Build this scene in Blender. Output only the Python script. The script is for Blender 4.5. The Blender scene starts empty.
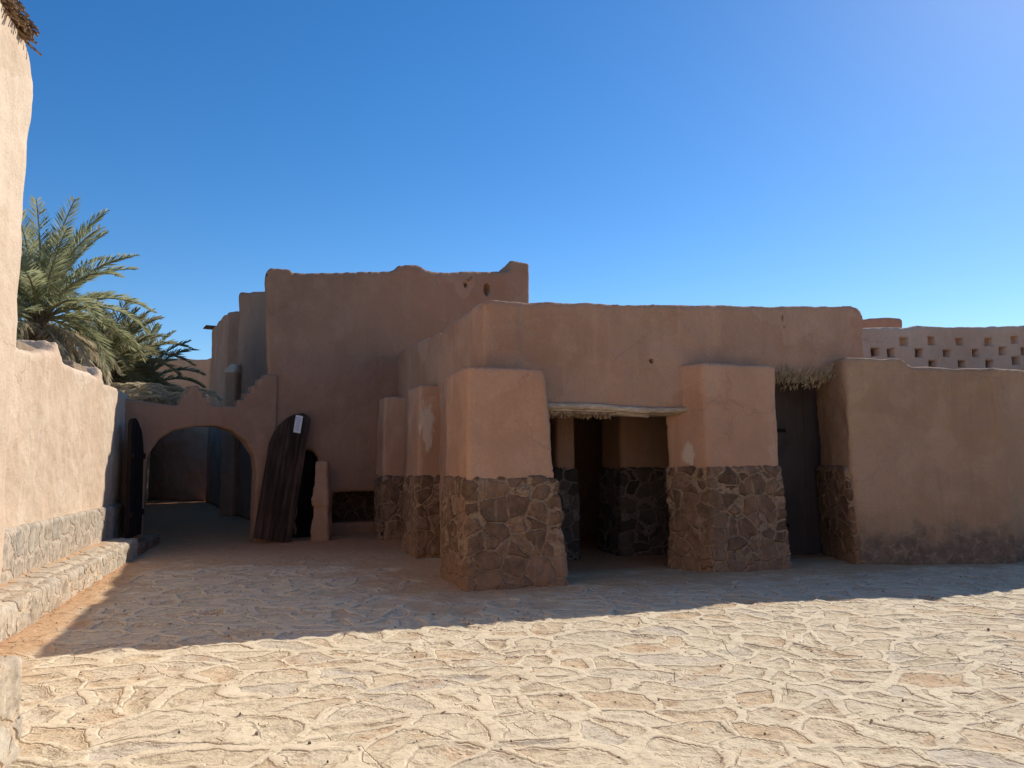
import bpy, bmesh, math, random
import numpy as np
from mathutils import Vector, Matrix
from math import radians as R
random.seed(7)
sc = bpy.context.scene
col = sc.collection
# ------------------------------------------------------------------ camera
F = 770.0; CAMZ = 1.6; TH = math.atan(76/770)
cam_d = bpy.data.cameras.new("camera"); cam = bpy.data.objects.new("camera", cam_d); col.objects.link(cam)
cam_d.sensor_width = 36; cam_d.lens = F/1024*36; cam_d.clip_end = 3000; cam_d.clip_start = .05
cam.location = (0, 0, CAMZ); cam.rotation_euler = (R(90)+TH, 0, 0)
sc.camera = cam
def ray(px, py):
    x = (px-512)/F; y = (384-py)/F
    return Vector((x, math.cos(TH)-y*math.sin(TH), math.sin(TH)+y*math.cos(TH)))
def G(px, py, z=0.0):
    r = ray(px, py); t = (z-CAMZ)/r.z
    return Vector((r.x*t, r.y*t, z))
def PL(px, py, o, u):
    """(s, z) where the sight line meets the vertical plane through o along u"""
    r = ray(px, py)
    # o + s u = t r   (xy)
    det = u[0]*(-r.y)+u[1]*r.x
    s = (-o[0]*(-r.y)-o[1]*r.x)/det
    t = ((o[0]+s*u[0])*r.x+(o[1]+s*u[1])*r.y)/(r.x**2+r.y**2)
    return (s, CAMZ+t*r.z)
d = Vector((-.323, .946)); d.normalize()          # along the street
e = Vector((d.y, -d.x))                            # across it, to the right
# ------------------------------------------------------------------ node helper
class NT:
    def __init__(s, name, both=False):
        s.m = bpy.data.materials.new(name); s.m.use_nodes = True
        s.t = s.m.node_tree; s.n = s.t.nodes; s.l = s.t.links
        s.b = s.n["Principled BSDF"]; s.out = s.n["Material Output"]
        s.b.inputs["Specular IOR Level"].default_value = .15
        s.b.inputs["Roughness"].default_value = .95
        if both: s.m.displacement_method = 'BOTH'
        s.co = s.n.new("ShaderNodeTexCoord").outputs["Object"]
    def put(s, sock, v):
        if isinstance(v, bpy.types.NodeSocket): s.l.new(v, sock)
        elif isinstance(v, (int, float)): sock.default_value = v
        else:
            v = tuple(v)
            if len(sock.default_value) == 4 and len(v) == 3: v += (1,)
            sock.default_value = v
    def math(s, op, a, b=0.0, c=0.0, clamp=False):
        n = s.n.new("ShaderNodeMath"); n.operation = op; n.use_clamp = clamp
        s.put(n.inputs[0], a); s.put(n.inputs[1], b); s.put(n.inputs[2], c); return n.outputs[0]
    def vmath(s, op, a, b=(0,0,0), sc_=None):
        n = s.n.new("ShaderNodeVectorMath"); n.operation = op
        s.put(n.inputs[0], a); s.put(n.inputs[1], b)
        if sc_ is not None: s.put(n.inputs[3], sc_)
        return n.outputs[0]
    def noise(s, scale, detail=4, rough=.55, vec=None, colr=False, dist=0.):
        n = s.n.new("ShaderNodeTexNoise"); s.put(n.inputs["Vector"], vec if vec is not None else s.co)
        n.inputs["Scale"].default_value = scale; n.inputs["Detail"].default_value = detail
        n.inputs["Roughness"].default_value = rough; n.inputs["Distortion"].default_value = dist
        return n.outputs["Color" if colr else "Fac"]
    def scale(s, v, vec=None):
        return s.vmath('MULTIPLY', vec if vec is not None else s.co, v)
    def vor(s, scale, feat, vec, rnd=1., dim='3D', out="Distance"):
        n = s.n.new("ShaderNodeTexVoronoi"); n.voronoi_dimensions = dim; n.feature = feat
        s.put(n.inputs["Vector"], vec); n.inputs["Scale"].default_value = scale
        n.inputs["Randomness"].default_value = rnd; return n.outputs[out]
    def ramp(s, fac, stops, interp='LINEAR'):
        n = s.n.new("ShaderNodeValToRGB"); n.color_ramp.interpolation = interp
        el = n.color_ramp.elements
        while len(el) < len(stops): el.new(.5)
        for q, (p, c) in zip(el, stops):
            q.position = p
            q.color = (c, c, c, 1) if isinstance(c, (int, float)) else tuple(c)+(1,)
        s.put(n.inputs[0], fac); return n.outputs[0]
    def sm(s, x, a, b, lo=0., hi=1.):
        n = s.n.new("ShaderNodeMapRange"); n.interpolation_type = 'SMOOTHSTEP'
        s.put(n.inputs[0], x); s.put(n.inputs[1], a); s.put(n.inputs[2], b); s.put(n.inputs[3], lo); s.put(n.inputs[4], hi)
        return n.outputs[0]
    def mix(s, f, a, b, mode='MIX'):
        n = s.n.new("ShaderNodeMix"); n.data_type = 'RGBA'; n.blend_type = mode
        s.put(n.inputs[0], f); s.put(n.inputs[6], a); s.put(n.inputs[7], b); return n.outputs[2]
    def sep(s, v):
        n = s.n.new("ShaderNodeSeparateXYZ"); s.put(n.inputs[0], v); return n.outputs
    def color(s, c): s.put(s.b.inputs["Base Color"], c)
    def bump(s, h, strength=.5, dist=.02, prev=None):
        n = s.n.new("ShaderNodeBump"); n.inputs["Strength"].default_value = strength; n.inputs["Distance"].default_value = dist
        s.put(n.inputs["Height"], h)
        if prev is not None: s.put(n.inputs["Normal"], prev)
        s.l.new(n.outputs[0], s.b.inputs["Normal"]); return n.outputs[0]
    def disp(s, h, sc_=1.):
        n = s.n.new("ShaderNodeDisplacement"); n.inputs["Midlevel"].default_value = 0.; n.inputs["Scale"].default_value = sc_
        s.put(n.inputs["Height"], h); s.l.new(n.outputs[0], s.out.inputs["Displacement"])

def plaster(name, c0, c1, c2, lime=None, low_stain=0., streak=.25, zbase=0.):
    """earth render: broad mottling, vertical wash streaks, straw-flecked grain"""
    k = NT(name, both=True)
    big = k.noise(.55, 5, .6, dist=.6); mid = k.noise(2.3, 6, .62)
    fine = k.noise(34, 5, .65)
    st = k.noise(1.0, 5, .6, vec=k.scale((5.5, 5.5, .45)))
    c = k.mix(k.sm(big, .38, .60), c0, c1)
    c = k.mix(k.sm(k.noise(.42, 6, .7, vec=k.vmath('ADD', k.co, (9, 2, 5))), .54, .62, 0., .35), c, tuple(v*.78 for v in c0))
    c = k.mix(k.math('MULTIPLY', k.sm(mid, .46, .72), .6), c, c2)
    pw = k.vmath('ADD', k.co, k.vmath('MULTIPLY', k.noise(1.5, 4, .6, colr=True), (.8, .8, .8)))
    pc = k.sep(k.vor(.85, 'F1', pw, out='Color'))
    c = k.mix(k.sm(pc[0], .45, .85, 0., .24), c, (c0[0]*.95, c0[1]*.80, c0[2]*.72))
    c = k.mix(k.sm(pc[1], .6, .9, 0., .3), c, tuple(min(1, v*1.18) for v in c2))
    c = k.mix(k.math('MULTIPLY', k.sm(st, .52, .75), streak), c, tuple(v*.62 for v in c0))
    c = k.mix(k.math('MULTIPLY', k.sm(k.noise(1.1, 4, .6, vec=k.scale((7., 7., .6), k.vmath('ADD', k.co, (31, 7, 3)))), .55, .75), streak*.8), c, tuple(min(1, v*1.25) for v in c2))
    if low_stain > 0:
        z = k.sep(k.co)[2]
        zz = k.math('ADD', z, k.math('MULTIPLY', k.math('SUBTRACT', k.noise(1.4, 5, .6), .5), 1.6))
        f = k.math('MULTIPLY', k.sm(zz, zbase+.25, zbase+.75, 1., 0.), low_stain)
        vv_ = k.vor(4.5, 'DISTANCE_TO_EDGE', k.vmath('ADD', k.co, k.vmath('MULTIPLY', k.noise(3, 3, colr=True), (.2, .2, .2))))
        c = k.mix(f, c, k.mix(k.sm(k.noise(7, 5, .7), .35, .65), (.10, .08, .06), k.mix(k.sm(vv_, .02, .1), (.36, .26, .18), (.24, .16, .11))))
    c = k.mix(k.sm(fine, .3, .72, .0, .32), c, tuple(v*.72 for v in c0))
    if lime:
        for P_, rx_, rz_ in lime:
            q_ = k.vmath('SUBTRACT', k.co, P_); q_ = k.vmath('MULTIPLY', q_, (1/rx_, 1/rx_, 1/rz_))
            ln = k.n.new('ShaderNodeVectorMath'); ln.operation = 'LENGTH'; k.put(ln.inputs[0], q_)
            rg = k.math('ADD', ln.outputs['Value'], k.math('MULTIPLY', k.math('SUBTRACT', k.noise(2.4, 6, .7, vec=k.scale((4.5, 4.5, 1.2))), .5), 3.2))
            c = k.mix(k.sm(rg, 0.75, 1.2, .6, 0.), c, (.68, .57, .46))
    # straw flecks and tiny pits
    pit = k.vor(26, 'F1', k.vmath('ADD', k.co, k.vmath('MULTIPLY', k.noise(8, 2, .5, colr=True), (.06, .06, .06))))
    c = k.mix(k.sm(pit, .06, .14, .35, 0.), c, tuple(v*.5 for v in c0))
    # hairline cracks
    wv = k.vmath('ADD', k.co, k.vmath('MULTIPLY', k.noise(2.2, 5, .6, colr=True), (.7, .7, .7)))
    cr = k.vor(.8, 'DISTANCE_TO_EDGE', wv)
    crm = k.math('MULTIPLY', k.sm(cr, .0, .012, 1., 0.), k.sm(k.noise(.9, 3), .5, .62))
    c = k.mix(k.math('MULTIPLY', crm, .25), c, tuple(v*.4 for v in c0))
    k.color(c)
    h = k.math('ADD', k.math('MULTIPLY', k.noise(4.5, 5, .62), .9), k.math('MULTIPLY', fine, .25))
    h = k.math('ADD', h, k.sm(pit, .04, .13, -.12, 0.))
    h = k.math('SUBTRACT', h, k.math('MULTIPLY', crm, .15))
    k.disp(h, .028)
    return k.m

def masonry(name, stones, mortar, scale=4.2, amp=.035, sand=None, mort_w=(.03, .075), smear=.35, squash=(1, 1, 1.25), wash=None, warp=(.22, .045)):
    k = NT(name, both=True)
    v = k.vmath('ADD', k.scale(squash), k.vmath('MULTIPLY', k.noise(2.6, 3, .5, colr=True), (warp[0],)*3))
    v = k.vmath('ADD', v, k.vmath('MULTIPLY', k.noise(11, 3, .6, colr=True), (warp[1],)*3))
    edge = k.vor(scale, 'DISTANCE_TO_EDGE', v, .92)
    cell = k.vor(scale, 'F1', v, .92, out="Color")
    cs = k.sep(cell)
    big = k.noise(1.7, 4, .6); g = k.noise(26, 5, .7)
    e2 = k.math('ADD', edge, k.math('MULTIPLY', k.math('SUBTRACT', k.noise(7, 4, .6), .5), .11))
    m = k.sm(e2, mort_w[0], mort_w[1])                       # 0 mortar, 1 stone
    c = k.ramp(cs[0], [(i/(len(stones)-1), s_) for i, s_ in enumerate(stones)])
    c = k.mix(k.sm(k.noise(9, 5, .7), .35, .7), c, k.mix(.5, c, (.02, .016, .013)))
    c = k.mix(k.math('MULTIPLY', k.sm(g, .5, .75), .35), c, tuple(min(1, x*1.5) for x in stones[-1]))
    mc = k.mix(k.sm(g, .3, .7), tuple(x*.6 for x in mortar), mortar)
    c = k.mix(m, mc, c)
    # render that ran down over the stones
    run = k.noise(1.5, 5, .65, vec=k.scale((6, 6, .7)))
    f = k.math('MULTIPLY', k.sm(run, .56, .70), smear)
    c = k.mix(f, c, mortar)
    f2 = k.math('MULTIPLY', k.sm(big, .5, .68), .55)
    if sand: c = k.mix(f2, c, sand)
    if wash is not None:
        z = k.sep(k.co)[2]
        zz = k.math('ADD', z, k.math('MULTIPLY', k.math('SUBTRACT', k.noise(2.4, 4, .6), .5), .9))
        c = k.mix(k.math('MULTIPLY', k.sm(zz, wash[0], wash[1], 1., 0.), .5), c, wash[2])
    k.color(c)
    h = k.math('MULTIPLY', m, k.math('ADD', .55, k.math('MULTIPLY', cs[1], .45)))
    h = k.math('ADD', h, k.math('MULTIPLY', k.math('SUBTRACT', k.noise(8, 5, .65), .5), .9))
    h = k.math('ADD', h, k.math('MULTIPLY', g, .16))
    k.disp(h, amp)
    return k.m

M = {}
M['plaster'] = plaster('earth_render', (.38, .22, .14), (.45, .265, .17), (.52, .33, .22), low_stain=.0)
M['plaster_orange'] = plaster('orange_earth_render', (.46, .265, .165), (.53, .31, .195), (.57, .35, .23), streak=.16)
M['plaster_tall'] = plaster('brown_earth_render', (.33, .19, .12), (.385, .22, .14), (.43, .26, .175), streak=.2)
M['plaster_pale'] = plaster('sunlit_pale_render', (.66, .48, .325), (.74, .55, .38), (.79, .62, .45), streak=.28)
M['plaster_right'] = plaster('damp_footed_render', (.38, .235, .145), (.45, .275, .165), (.48, .32, .205), low_stain=.85, zbase=.0)
M['plaster_lattice'] = plaster('grey_pink_render', (.56, .38, .27), (.62, .43, .31), (.66, .48, .35), streak=.15)
M['plaster_red'] = plaster('red_earth_render', (.66, .33, .18), (.70, .38, .22), (.62, .36, .23), streak=.3)
M['stone'] = masonry('brown_field_stone', [(.12, .07, .042), (.21, .12, .07), (.28, .16, .095), (.16, .095, .06), (.32, .19, .115)], (.40, .265, .165), scale=3.4, warp=(.15, .05), mort_w=(.02, .075), smear=.75, amp=.030, sand=(.30, .17, .105), wash=(.0, .5, (.36, .21, .125)))
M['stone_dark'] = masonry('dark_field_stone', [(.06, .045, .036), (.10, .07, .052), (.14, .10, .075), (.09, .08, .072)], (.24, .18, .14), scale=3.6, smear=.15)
M['stone_pale'] = masonry('pale_limestone', [(.50, .39, .27), (.58, .46, .32), (.64, .53, .38), (.52, .43, .32), (.68, .57, .42)], (.72, .55, .37), scale=3.9, amp=.017, sand=(.66, .45, .28), squash=(1, 1, .95), smear=.2)
M['stone_grey'] = masonry('grey_dado_stone', [(.46, .36, .255), (.54, .43, .31), (.62, .50, .36), (.48, .40, .30)], (.66, .51, .37), scale=3.4, amp=.014, smear=.7, squash=(1, 1, .8))

def wood(name, c0, c1, scale=(18, 18, .7), both=False):
    k = NT(name)
    g = k.noise(2.2, 7, .65, vec=k.scale(scale)); w = k.noise(1.2, 3)
    c = k.mix(k.sm(g, .35, .68), c0, c1)
    c = k.mix(k.math('MULTIPLY', k.sm(w, .45, .7), .5), c, tuple(x*.45 for x in c0))
    k.color(c); k.bump(g, .8, .02); k.b.inputs["Roughness"].default_value = .8
    return k.m
M['door_wood'] = wood('weathered_dark_wood', (.030, .019, .014), (.10, .058, .040), (6, 6, .5))
M['door_black'] = wood('blackened_wood', (.014, .010, .009), (.035, .022, .018))
M['lintel_wood'] = wood('bleached_palm_timber', (.42, .30, .20), (.66, .52, .38), (1.0, 9, 20))
M['passage_shade'] = wood('grey_brown_shade_boards', (.085, .064, .055), (.10, .076, .065), (6, 6, .4))  # dark tone stands in for shade in the side passage
def flat(name, c0, c1, sc_=20, rough=.9, transl=0):
    k = NT(name); cc = k.mix(k.sm(k.noise(sc_, 4, .6), .35, .65), c0, c1); k.color(cc)
    if transl:
        t = k.n.new('ShaderNodeBsdfTranslucent'); k.put(t.inputs[0], k.mix(.5, cc, tuple(min(1, v*1.7) for v in c1)))
        m = k.n.new('ShaderNodeMixShader'); m.inputs[0].default_value = transl
        k.l.new(k.b.outputs[0], m.inputs[1]); k.l.new(t.outputs[0], m.inputs[2]); k.l.new(m.outputs[0], k.out.inputs[0]); k.b.inputs["Roughness"].default_value = rough
    k.b.inputs["Transmission Weight"].default_value = 0
    if transl: k.b.inputs["Subsurface Weight"].default_value = 0
    return k.m
M['straw'] = flat('dry_straw', (.30, .22, .12), (.52, .41, .26), 14)
M['reed'] = flat('old_reed', (.16, .095, .055), (.36, .25, .15), 18)
M['palm_green'] = flat('palm_leaf_green', (.19, .195, .085), (.38, .37, .20), 2.5, .5, .5)
M['palm_olive'] = flat('palm_leaf_olive', (.22, .20, .09), (.36, .32, .17), 2.5, .55, .35)
M['palm_dry'] = flat('dry_palm_leaf', (.40, .30, .19), (.68, .54, .37), 2.2, .8, .3)
M['rachis'] = flat('palm_rib', (.20, .19, .09), (.34, .30, .15), 5)
M['trunk'] = flat('palm_trunk_bark', (.12, .085, .06), (.26, .19, .13), 12)
M['paper'] = flat('white_paper', (.72, .70, .68), (.8, .79, .77), 30)
M['ink'] = flat('printed_ink', (.25, .24, .24), (.36, .34, .34), 30)
M['void'] = flat('dark_hole', (.05, .032, .024), (.08, .05, .036), 20)  # plain dark brown for hole interiors
M['pebble'] = flat('pebble', (.12, .09, .07), (.35, .27, .2), 6)
M['brick'] = plaster('old_brown_brick', (.26, .18, .115), (.34, .24, .15), (.40, .29, .19), streak=.3)
M['cream'] = plaster('cream_lime', (.66, .56, .44), (.72, .62, .5), (.6, .48, .36), streak=.3)

# ------------------------------------------------------------------ objects
def tag(o, label=None, cat=None, group=None, kind=None):
    if label: o['label'] = label
    if cat: o['category'] = cat
    if group: o['group'] = group
    if kind: o['kind'] = kind
    return o
def empty(name, loc, label, cat, group=None):
    o = bpy.data.objects.new(name, None); col.objects.link(o); o.location = loc
    o.empty_display_size = .2
    return tag(o, label, cat, group)
def link(name, me, mat, parent=None):
    o = bpy.data.objects.new(name, me); col.objects.link(o)
    if mat is not None:
        me.materials.clear(); me.materials.append(mat)
    if parent is not None:
        o.parent = parent
        bpy.context.view_layer.update()
        o.matrix_parent_inverse = parent.matrix_world.inverted()
    return o
class Solid:
    """closed prisms that are fused, softened and roughened into one earthen mass"""
    def __init__(s): s.bm = bmesh.new()
    def hexa(s, bot, top):
        n = len(bot)
        a = [s.bm.verts.new(Vector(p)) for p in bot]; b = [s.bm.verts.new(Vector(p)) for p in top]
        f = [s.bm.faces.new(list(reversed(a))), s.bm.faces.new(b)]
        for i in range(n):
            j = (i+1) % n; f.append(s.bm.faces.new((a[i], a[j], b[j], b[i])))
        bmesh.ops.recalc_face_normals(s.bm, faces=f)
        return s
    def foot(s, pts, z0, z1, batter=0., zs=None):
        """footprint prism; batter pulls the top inward; zs optional top heights"""
        c = sum((Vector(p[:2]) for p in pts), Vector((0, 0)))/len(pts)
        top = []
        for i, p in enumerate(pts):
            v = Vector(p[:2]); w = c-v
            q = v+w.normalized()*batter if w.length > 0 else v
            top.append((q.x, q.y, zs[i] if zs else z1))
        return s.hexa([(p[0], p[1], z0) for p in pts], top)
    def prof(s, o, u, poly, n, th):
        """(s,z) polygon in the plane through o along u, thickened by th along n"""
        o = Vector(o[:2]); u = Vector(u[:2]); n = Vector(n[:2])
        a = [(o.x+u.x*q[0], o.y+u.y*q[0], q[1]) for q in poly]
        b = [(p[0]+n.x*th, p[1]+n.y*th, p[2]) for p in a]
        return s.hexa(a, b)
    def build(s, name, mat, parent=None, vox=.05, smooth=3, wob=.05, wsize=.9, fine=.012, fsize=.18, cut=None):
        bmesh.ops.triangulate(s.bm, faces=[f for f in s.bm.faces if len(f.verts) > 4])
        me = bpy.data.meshes.new(name); s.bm.to_mesh(me); s.bm.free()
        t = bpy.data.objects.new('tmp', me); col.objects.link(t)
        r = t.modifiers.new('r', 'REMESH'); r.mode = 'VOXEL'; r.voxel_size = vox; r.use_smooth_shade = True
        if smooth:
            q = t.modifiers.new('s', 'SMOOTH'); q.factor = .5; q.iterations = smooth
        for st, sz, nm in ((wob, wsize, 'a'), (fine, fsize, 'b')):
            if st:
                tx = bpy.data.textures.new(nm, 'CLOUDS'); tx.noise_scale = sz; tx.noise_depth = 2
                q = t.modifiers.new(nm, 'DISPLACE'); q.texture = tx; q.texture_coords = 'GLOBAL'; q.strength = st; q.mid_level = .5
        cuts = []
        for bmc in (cut or []):
            mc = bpy.data.meshes.new('c'); bmc.to_mesh(mc); bmc.free()
            oc = bpy.data.objects.new('cutter', mc); col.objects.link(oc); cuts.append(oc)
            q = t.modifiers.new('bo', 'BOOLEAN'); q.object = oc; q.operation = 'DIFFERENCE'; q.solver = 'EXACT'
        dg = bpy.context.evaluated_depsgraph_get(); dg.update()
        m2 = bpy.data.meshes.new_from_object(t.evaluated_get(dg))
        m2.name = name
        bpy.data.objects.remove(t)
        for oc in cuts: bpy.data.objects.remove(oc)
        m2.polygons.foreach_set('use_smooth', [True]*len(m2.polygons))
        return link(name, m2, mat, parent)
class MB:
    """plain mesh builder for timber, sticks, leaves"""
    def __init__(s): s.v = []; s.f = []
    def box(s, c, ax, ay, az):
        c = Vector(c); ax, ay, az = Vector(ax), Vector(ay), Vector(az); i = len(s.v)
        for x in (-1, 1):
            for y in (-1, 1):
                for z in (-1, 1): s.v.append(c+ax*x+ay*y+az*z)
        s.f += [[i+q for q in r] for r in ((0,1,3,2),(4,6,7,5),(0,4,5,1),(2,3,7,6),(0,2,6,4),(1,5,7,3))]
    def tube(s, pts, rad, n=6):
        base = len(s.v); pts = [Vector(p) for p in pts]
        if not hasattr(rad, '__len__'): rad = [rad]*len(pts)
        for i, p in enumerate(pts):
            tn = (pts[min(i+1, len(pts)-1)]-pts[max(i-1, 0)]).normalized()
            a = tn.orthogonal().normalized(); b = tn.cross(a)
            for q in range(n):
                w = 2*math.pi*q/n; s.v.append(p+(a*math.cos(w)+b*math.sin(w))*rad[i])
        for i in range(len(pts)-1):
            for q in range(n):
                r = (q+1) % n; s.f.append([base+i*n+q, base+i*n+r, base+(i+1)*n+r, base+(i+1)*n+q])
        s.f.append([base+q for q in range(n)][::-1]); s.f.append([base+(len(pts)-1)*n+q for q in range(n)])
    def blade(s, a, b, w, side):
        i = len(s.v); a = Vector(a); b = Vector(b); side = Vector(side)*w
        m = a.lerp(b, .45)
        s.v += [a-side*.4, a+side*.4, m+side, b, m-side]; s.f.append([i, i+1, i+2, i+3, i+4])
    def build(s, name, mat, parent=None, smooth=False):
        me = bpy.data.meshes.new(name); me.from_pydata([tuple(v) for v in s.v], [], s.f); me.update()
        if smooth: me.polygons.foreach_set('use_smooth', [True]*len(me.polygons))
        return link(name, me, mat, parent)
def v3(p, z=0.): return Vector((p[0], p[1], z))
def rect(c, a, la, b, lb):
    """footprint from corner c along a (la) and b (lb)"""
    c = Vector(c[:2]); a = Vector(a); b = Vector(b)
    return [c, c+a*la, c+a*la+b*lb, c+b*lb]
def oval_cut(c, ax, ay, az, n=10):
    bm = bmesh.new(); bmesh.ops.create_icosphere(bm, subdivisions=2, radius=1)
    m = Matrix((( ax[0], ay[0], az[0], c[0]), (ax[1], ay[1], az[1], c[1]), (ax[2], ay[2], az[2], c[2]), (0,0,0,1)))
    bmesh.ops.transform(bm, matrix=m, verts=bm.verts); return bm

# ------------------------------------------------------------------ ground and paving
gk = NT('sandy_earth', both=False)
gk.color(gk.mix(gk.sm(gk.noise(.6, 6, .6), .3, .7), (.52, .36, .22), (.62, .46, .30)))
gk.bump(gk.noise(6, 6, .7), .6, .05)
me = bpy.data.meshes.new('ground')
me.from_pydata([(-1200, -1200, -.05), (1200, -1200, -.05), (1200, 1200, -.05), (-1200, 1200, -.05)], [], [(0,1,2,3)])
tag(link('ground', me, gk.m), kind='structure')

def axis(segs):
    out = [segs[0][0]]
    for a, b, st in segs:
        n = max(1, int(round((b-a)/st))); out += list(np.linspace(a, b, n+1)[1:])
    return np.array(out)
BL0 = Vector((-4.43, 6.66)); BLd = Vector((-2.68, 9.34)).normalized()     # kerb line of the bench
xs = axis([(-20, -9, .25), (-9, -5.2, .06), (-5.2, 6.8, .017), (6.8, 13, .06)])
ys = axis([(-3, 2.6, .3), (2.6, 6.2, .017), (6.2, 9.5, .026), (9.5, 18, .055), (18, 36, .2)])
XX, YY = np.meshgrid(xs, ys)
nx, ny = len(xs), len(ys)
co = np.zeros((nx*ny, 3)); co[:, 0] = XX.ravel(); co[:, 1] = YY.ravel()
idx = np.arange(nx*ny).reshape(ny, nx)
quads = np.stack([idx[:-1, :-1], idx[:-1, 1:], idx[1:, 1:], idx[1:, :-1]], -1).reshape(-1, 4)
me = bpy.data.meshes.new('paving')
me.vertices.add(len(co)); me.vertices.foreach_set('co', co.ravel())
me.loops.add(quads.size); me.loops.foreach_set('vertex_index', quads.ravel().astype(np.int32))
me.polygons.add(len(quads)); me.polygons.foreach_set('loop_start', np.arange(0, quads.size, 4, dtype=np.int32))
me.update(calc_edges=True)
me.polygons.foreach_set('use_smooth', np.ones(len(quads), dtype=bool))
# blown sand along the walls, spread further to brown and warm the shaded paving
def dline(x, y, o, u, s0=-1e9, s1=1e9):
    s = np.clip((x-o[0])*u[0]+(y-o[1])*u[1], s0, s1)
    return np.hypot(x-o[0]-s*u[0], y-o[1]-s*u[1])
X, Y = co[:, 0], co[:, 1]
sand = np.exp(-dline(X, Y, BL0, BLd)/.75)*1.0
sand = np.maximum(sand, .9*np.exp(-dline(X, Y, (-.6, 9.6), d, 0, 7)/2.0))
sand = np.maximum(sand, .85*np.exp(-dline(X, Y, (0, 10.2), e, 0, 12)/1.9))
sand = np.maximum(sand, np.clip((Y-9)/5, 0, 1.2)*(X < .5))  # brown tone put into the shaded alley floor
ins = (-(X+.374)*.372+(Y-10.39)*.928); sand = np.maximum(sand, np.where(X > -.4, np.clip(.6+ins, 0, 1.3), 0))  # same brown painted into the shaded floor of the portico
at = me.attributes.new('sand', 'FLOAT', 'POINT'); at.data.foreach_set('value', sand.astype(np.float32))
k = NT('crazy_paving', both=True)
an = k.n.new('ShaderNodeAttribute'); an.attribute_name = 'sand'; sd = an.outputs['Fac']
flat2 = k.scale((1, 1, 0))
warp = k.vmath('ADD', flat2, k.vmath('MULTIPLY', k.noise(1.1, 3, .5, colr=True), (.50, .50, 0)))
warp = k.vmath('ADD', warp, k.vmath('MULTIPLY', k.noise(4.5, 3, .5, colr=True), (.10, .10, 0)))
warp = k.scale((1, 1.25, 0), warp)
warp = k.vmath('ADD', warp, k.vmath('MULTIPLY', k.noise(.45, 2, .5, colr=True), (1.6, 1.6, 0)))
ed = k.vor(2.45, 'DISTANCE_TO_EDGE', warp, 1., dim='2D'); cell = k.vor(2.45, 'F1', warp, 1., dim='2D', out='Color')
cs = k.sep(cell)
vz = k.vmath('ADD', flat2, k.vmath('MULTIPLY', k.noise(2.3, 4, .6, colr=True), (.42, .42, 0)))
edb = k.math('ADD', k.vor(4.6, 'DISTANCE_TO_EDGE', vz, 1., dim='2D'), k.sm(k.noise(1.1, 3), .36, .46, 0., .4))
ed = k.math('MINIMUM', ed, k.math('MULTIPLY', edb, 1.3))
ed2 = k.math('ADD', ed, k.math('MULTIPLY', k.math('SUBTRACT', k.noise(4, 3, .5), .5), .12))
mw = k.math('ADD', .035, k.math('MULTIPLY', k.sm(k.noise(1.3, 3), .3, .7), .12))
mort = k.sm(k.math('SUBTRACT', ed2, mw), 0., .03, 1., 0.)           # 1 on the pointing
gr = k.math('SUBTRACT', ed2, k.math('ADD', mw, .02))
groove = k.math('MULTIPLY', k.sm(k.math('ABSOLUTE', gr), .004, .028, 1., 0.), k.sm(k.noise(2.6, 4, .6), .34, .50))
# second, scribed set of lines in the pointing
w2 = k.vmath('ADD', flat2, k.vmath('MULTIPLY', k.noise(.8, 2, .5, colr=True), (1.1, 1.1, 0)))
e2 = k.vor(1.25, 'DISTANCE_TO_EDGE', w2, 1., dim='2D')
scr = k.math('MULTIPLY', k.sm(e2, 0., .010, 1., 0.), k.sm(k.noise(1.9, 3), .46, .6))
fine = k.noise(30, 6, .7); mid = k.noise(6.5, 6, .65); big = k.noise(.75, 4, .6)
stc = k.ramp(cs[0], [(0., (.62, .475, .295)), (.28, (.70, .55, .355)), (.42, (.64, .44, .25)), (.55, (.71, .565, .37)), (.80, (.67, .525, .34)), (.92, (.58, .48, .36)), (1., (.70, .555, .365))])
pits = k.math('MULTIPLY', k.sm(k.noise(14, 6, .75), .52, .66), k.sm(mid, .42, .6))
pits = k.math('MAXIMUM', pits, k.math('MULTIPLY', k.sm(k.noise(5, 6, .7, vec=k.scale((1, 2.4, 0))), .57, .64), .8))
stc = k.mix(k.math('MULTIPLY', pits, .5), stc, (.22, .15, .10))
stc = k.mix(k.sm(mid, .3, .72, 0., .6), stc, (.76, .60, .395))
moc = k.mix(k.sm(fine, .3, .7), (.72, .565, .365), (.80, .64, .425))
c = k.mix(mort, stc, moc)
c = k.mix(k.math('MULTIPLY', groove, .42), c, (.24, .17, .11))
c = k.mix(k.math('MULTIPLY', scr, .6), c, (.24, .17, .11))
sand_shade = k.math('ADD', sd, k.math('MULTIPLY', k.math('SUBTRACT', k.noise(1.6, 5, .6), .5), 1.1))
sand_shade = k.sm(sand_shade, .38, .78, 0., .9)
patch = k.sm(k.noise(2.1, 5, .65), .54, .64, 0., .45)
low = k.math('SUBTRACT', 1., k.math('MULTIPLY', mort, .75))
sm_ = k.math('MAXIMUM', sand_shade, k.math('MULTIPLY', patch, low))
sand_shade_c = k.mix(k.sm(fine, .3, .7), (.52, .29, .14), (.62, .38, .20))
sand_shade_c = k.mix(k.sm(sd, .80, 1.15), sand_shade_c, (.56, .24, .10))  # redder earth colour warms the shade of alley and interior
c = k.mix(sm_, c, sand_shade_c)
speck = k.vor(9, 'F1', k.vmath('ADD', flat2, k.vmath('MULTIPLY', k.noise(5, 2, colr=True), (.2, .2, 0))), dim='2D')
c = k.mix(k.math('MULTIPLY', k.sm(speck, .05, .11, 1., 0.), k.sm(k.noise(2.1, 3), .48, .6)), c, (.10, .07, .05))
k.color(c)
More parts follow.
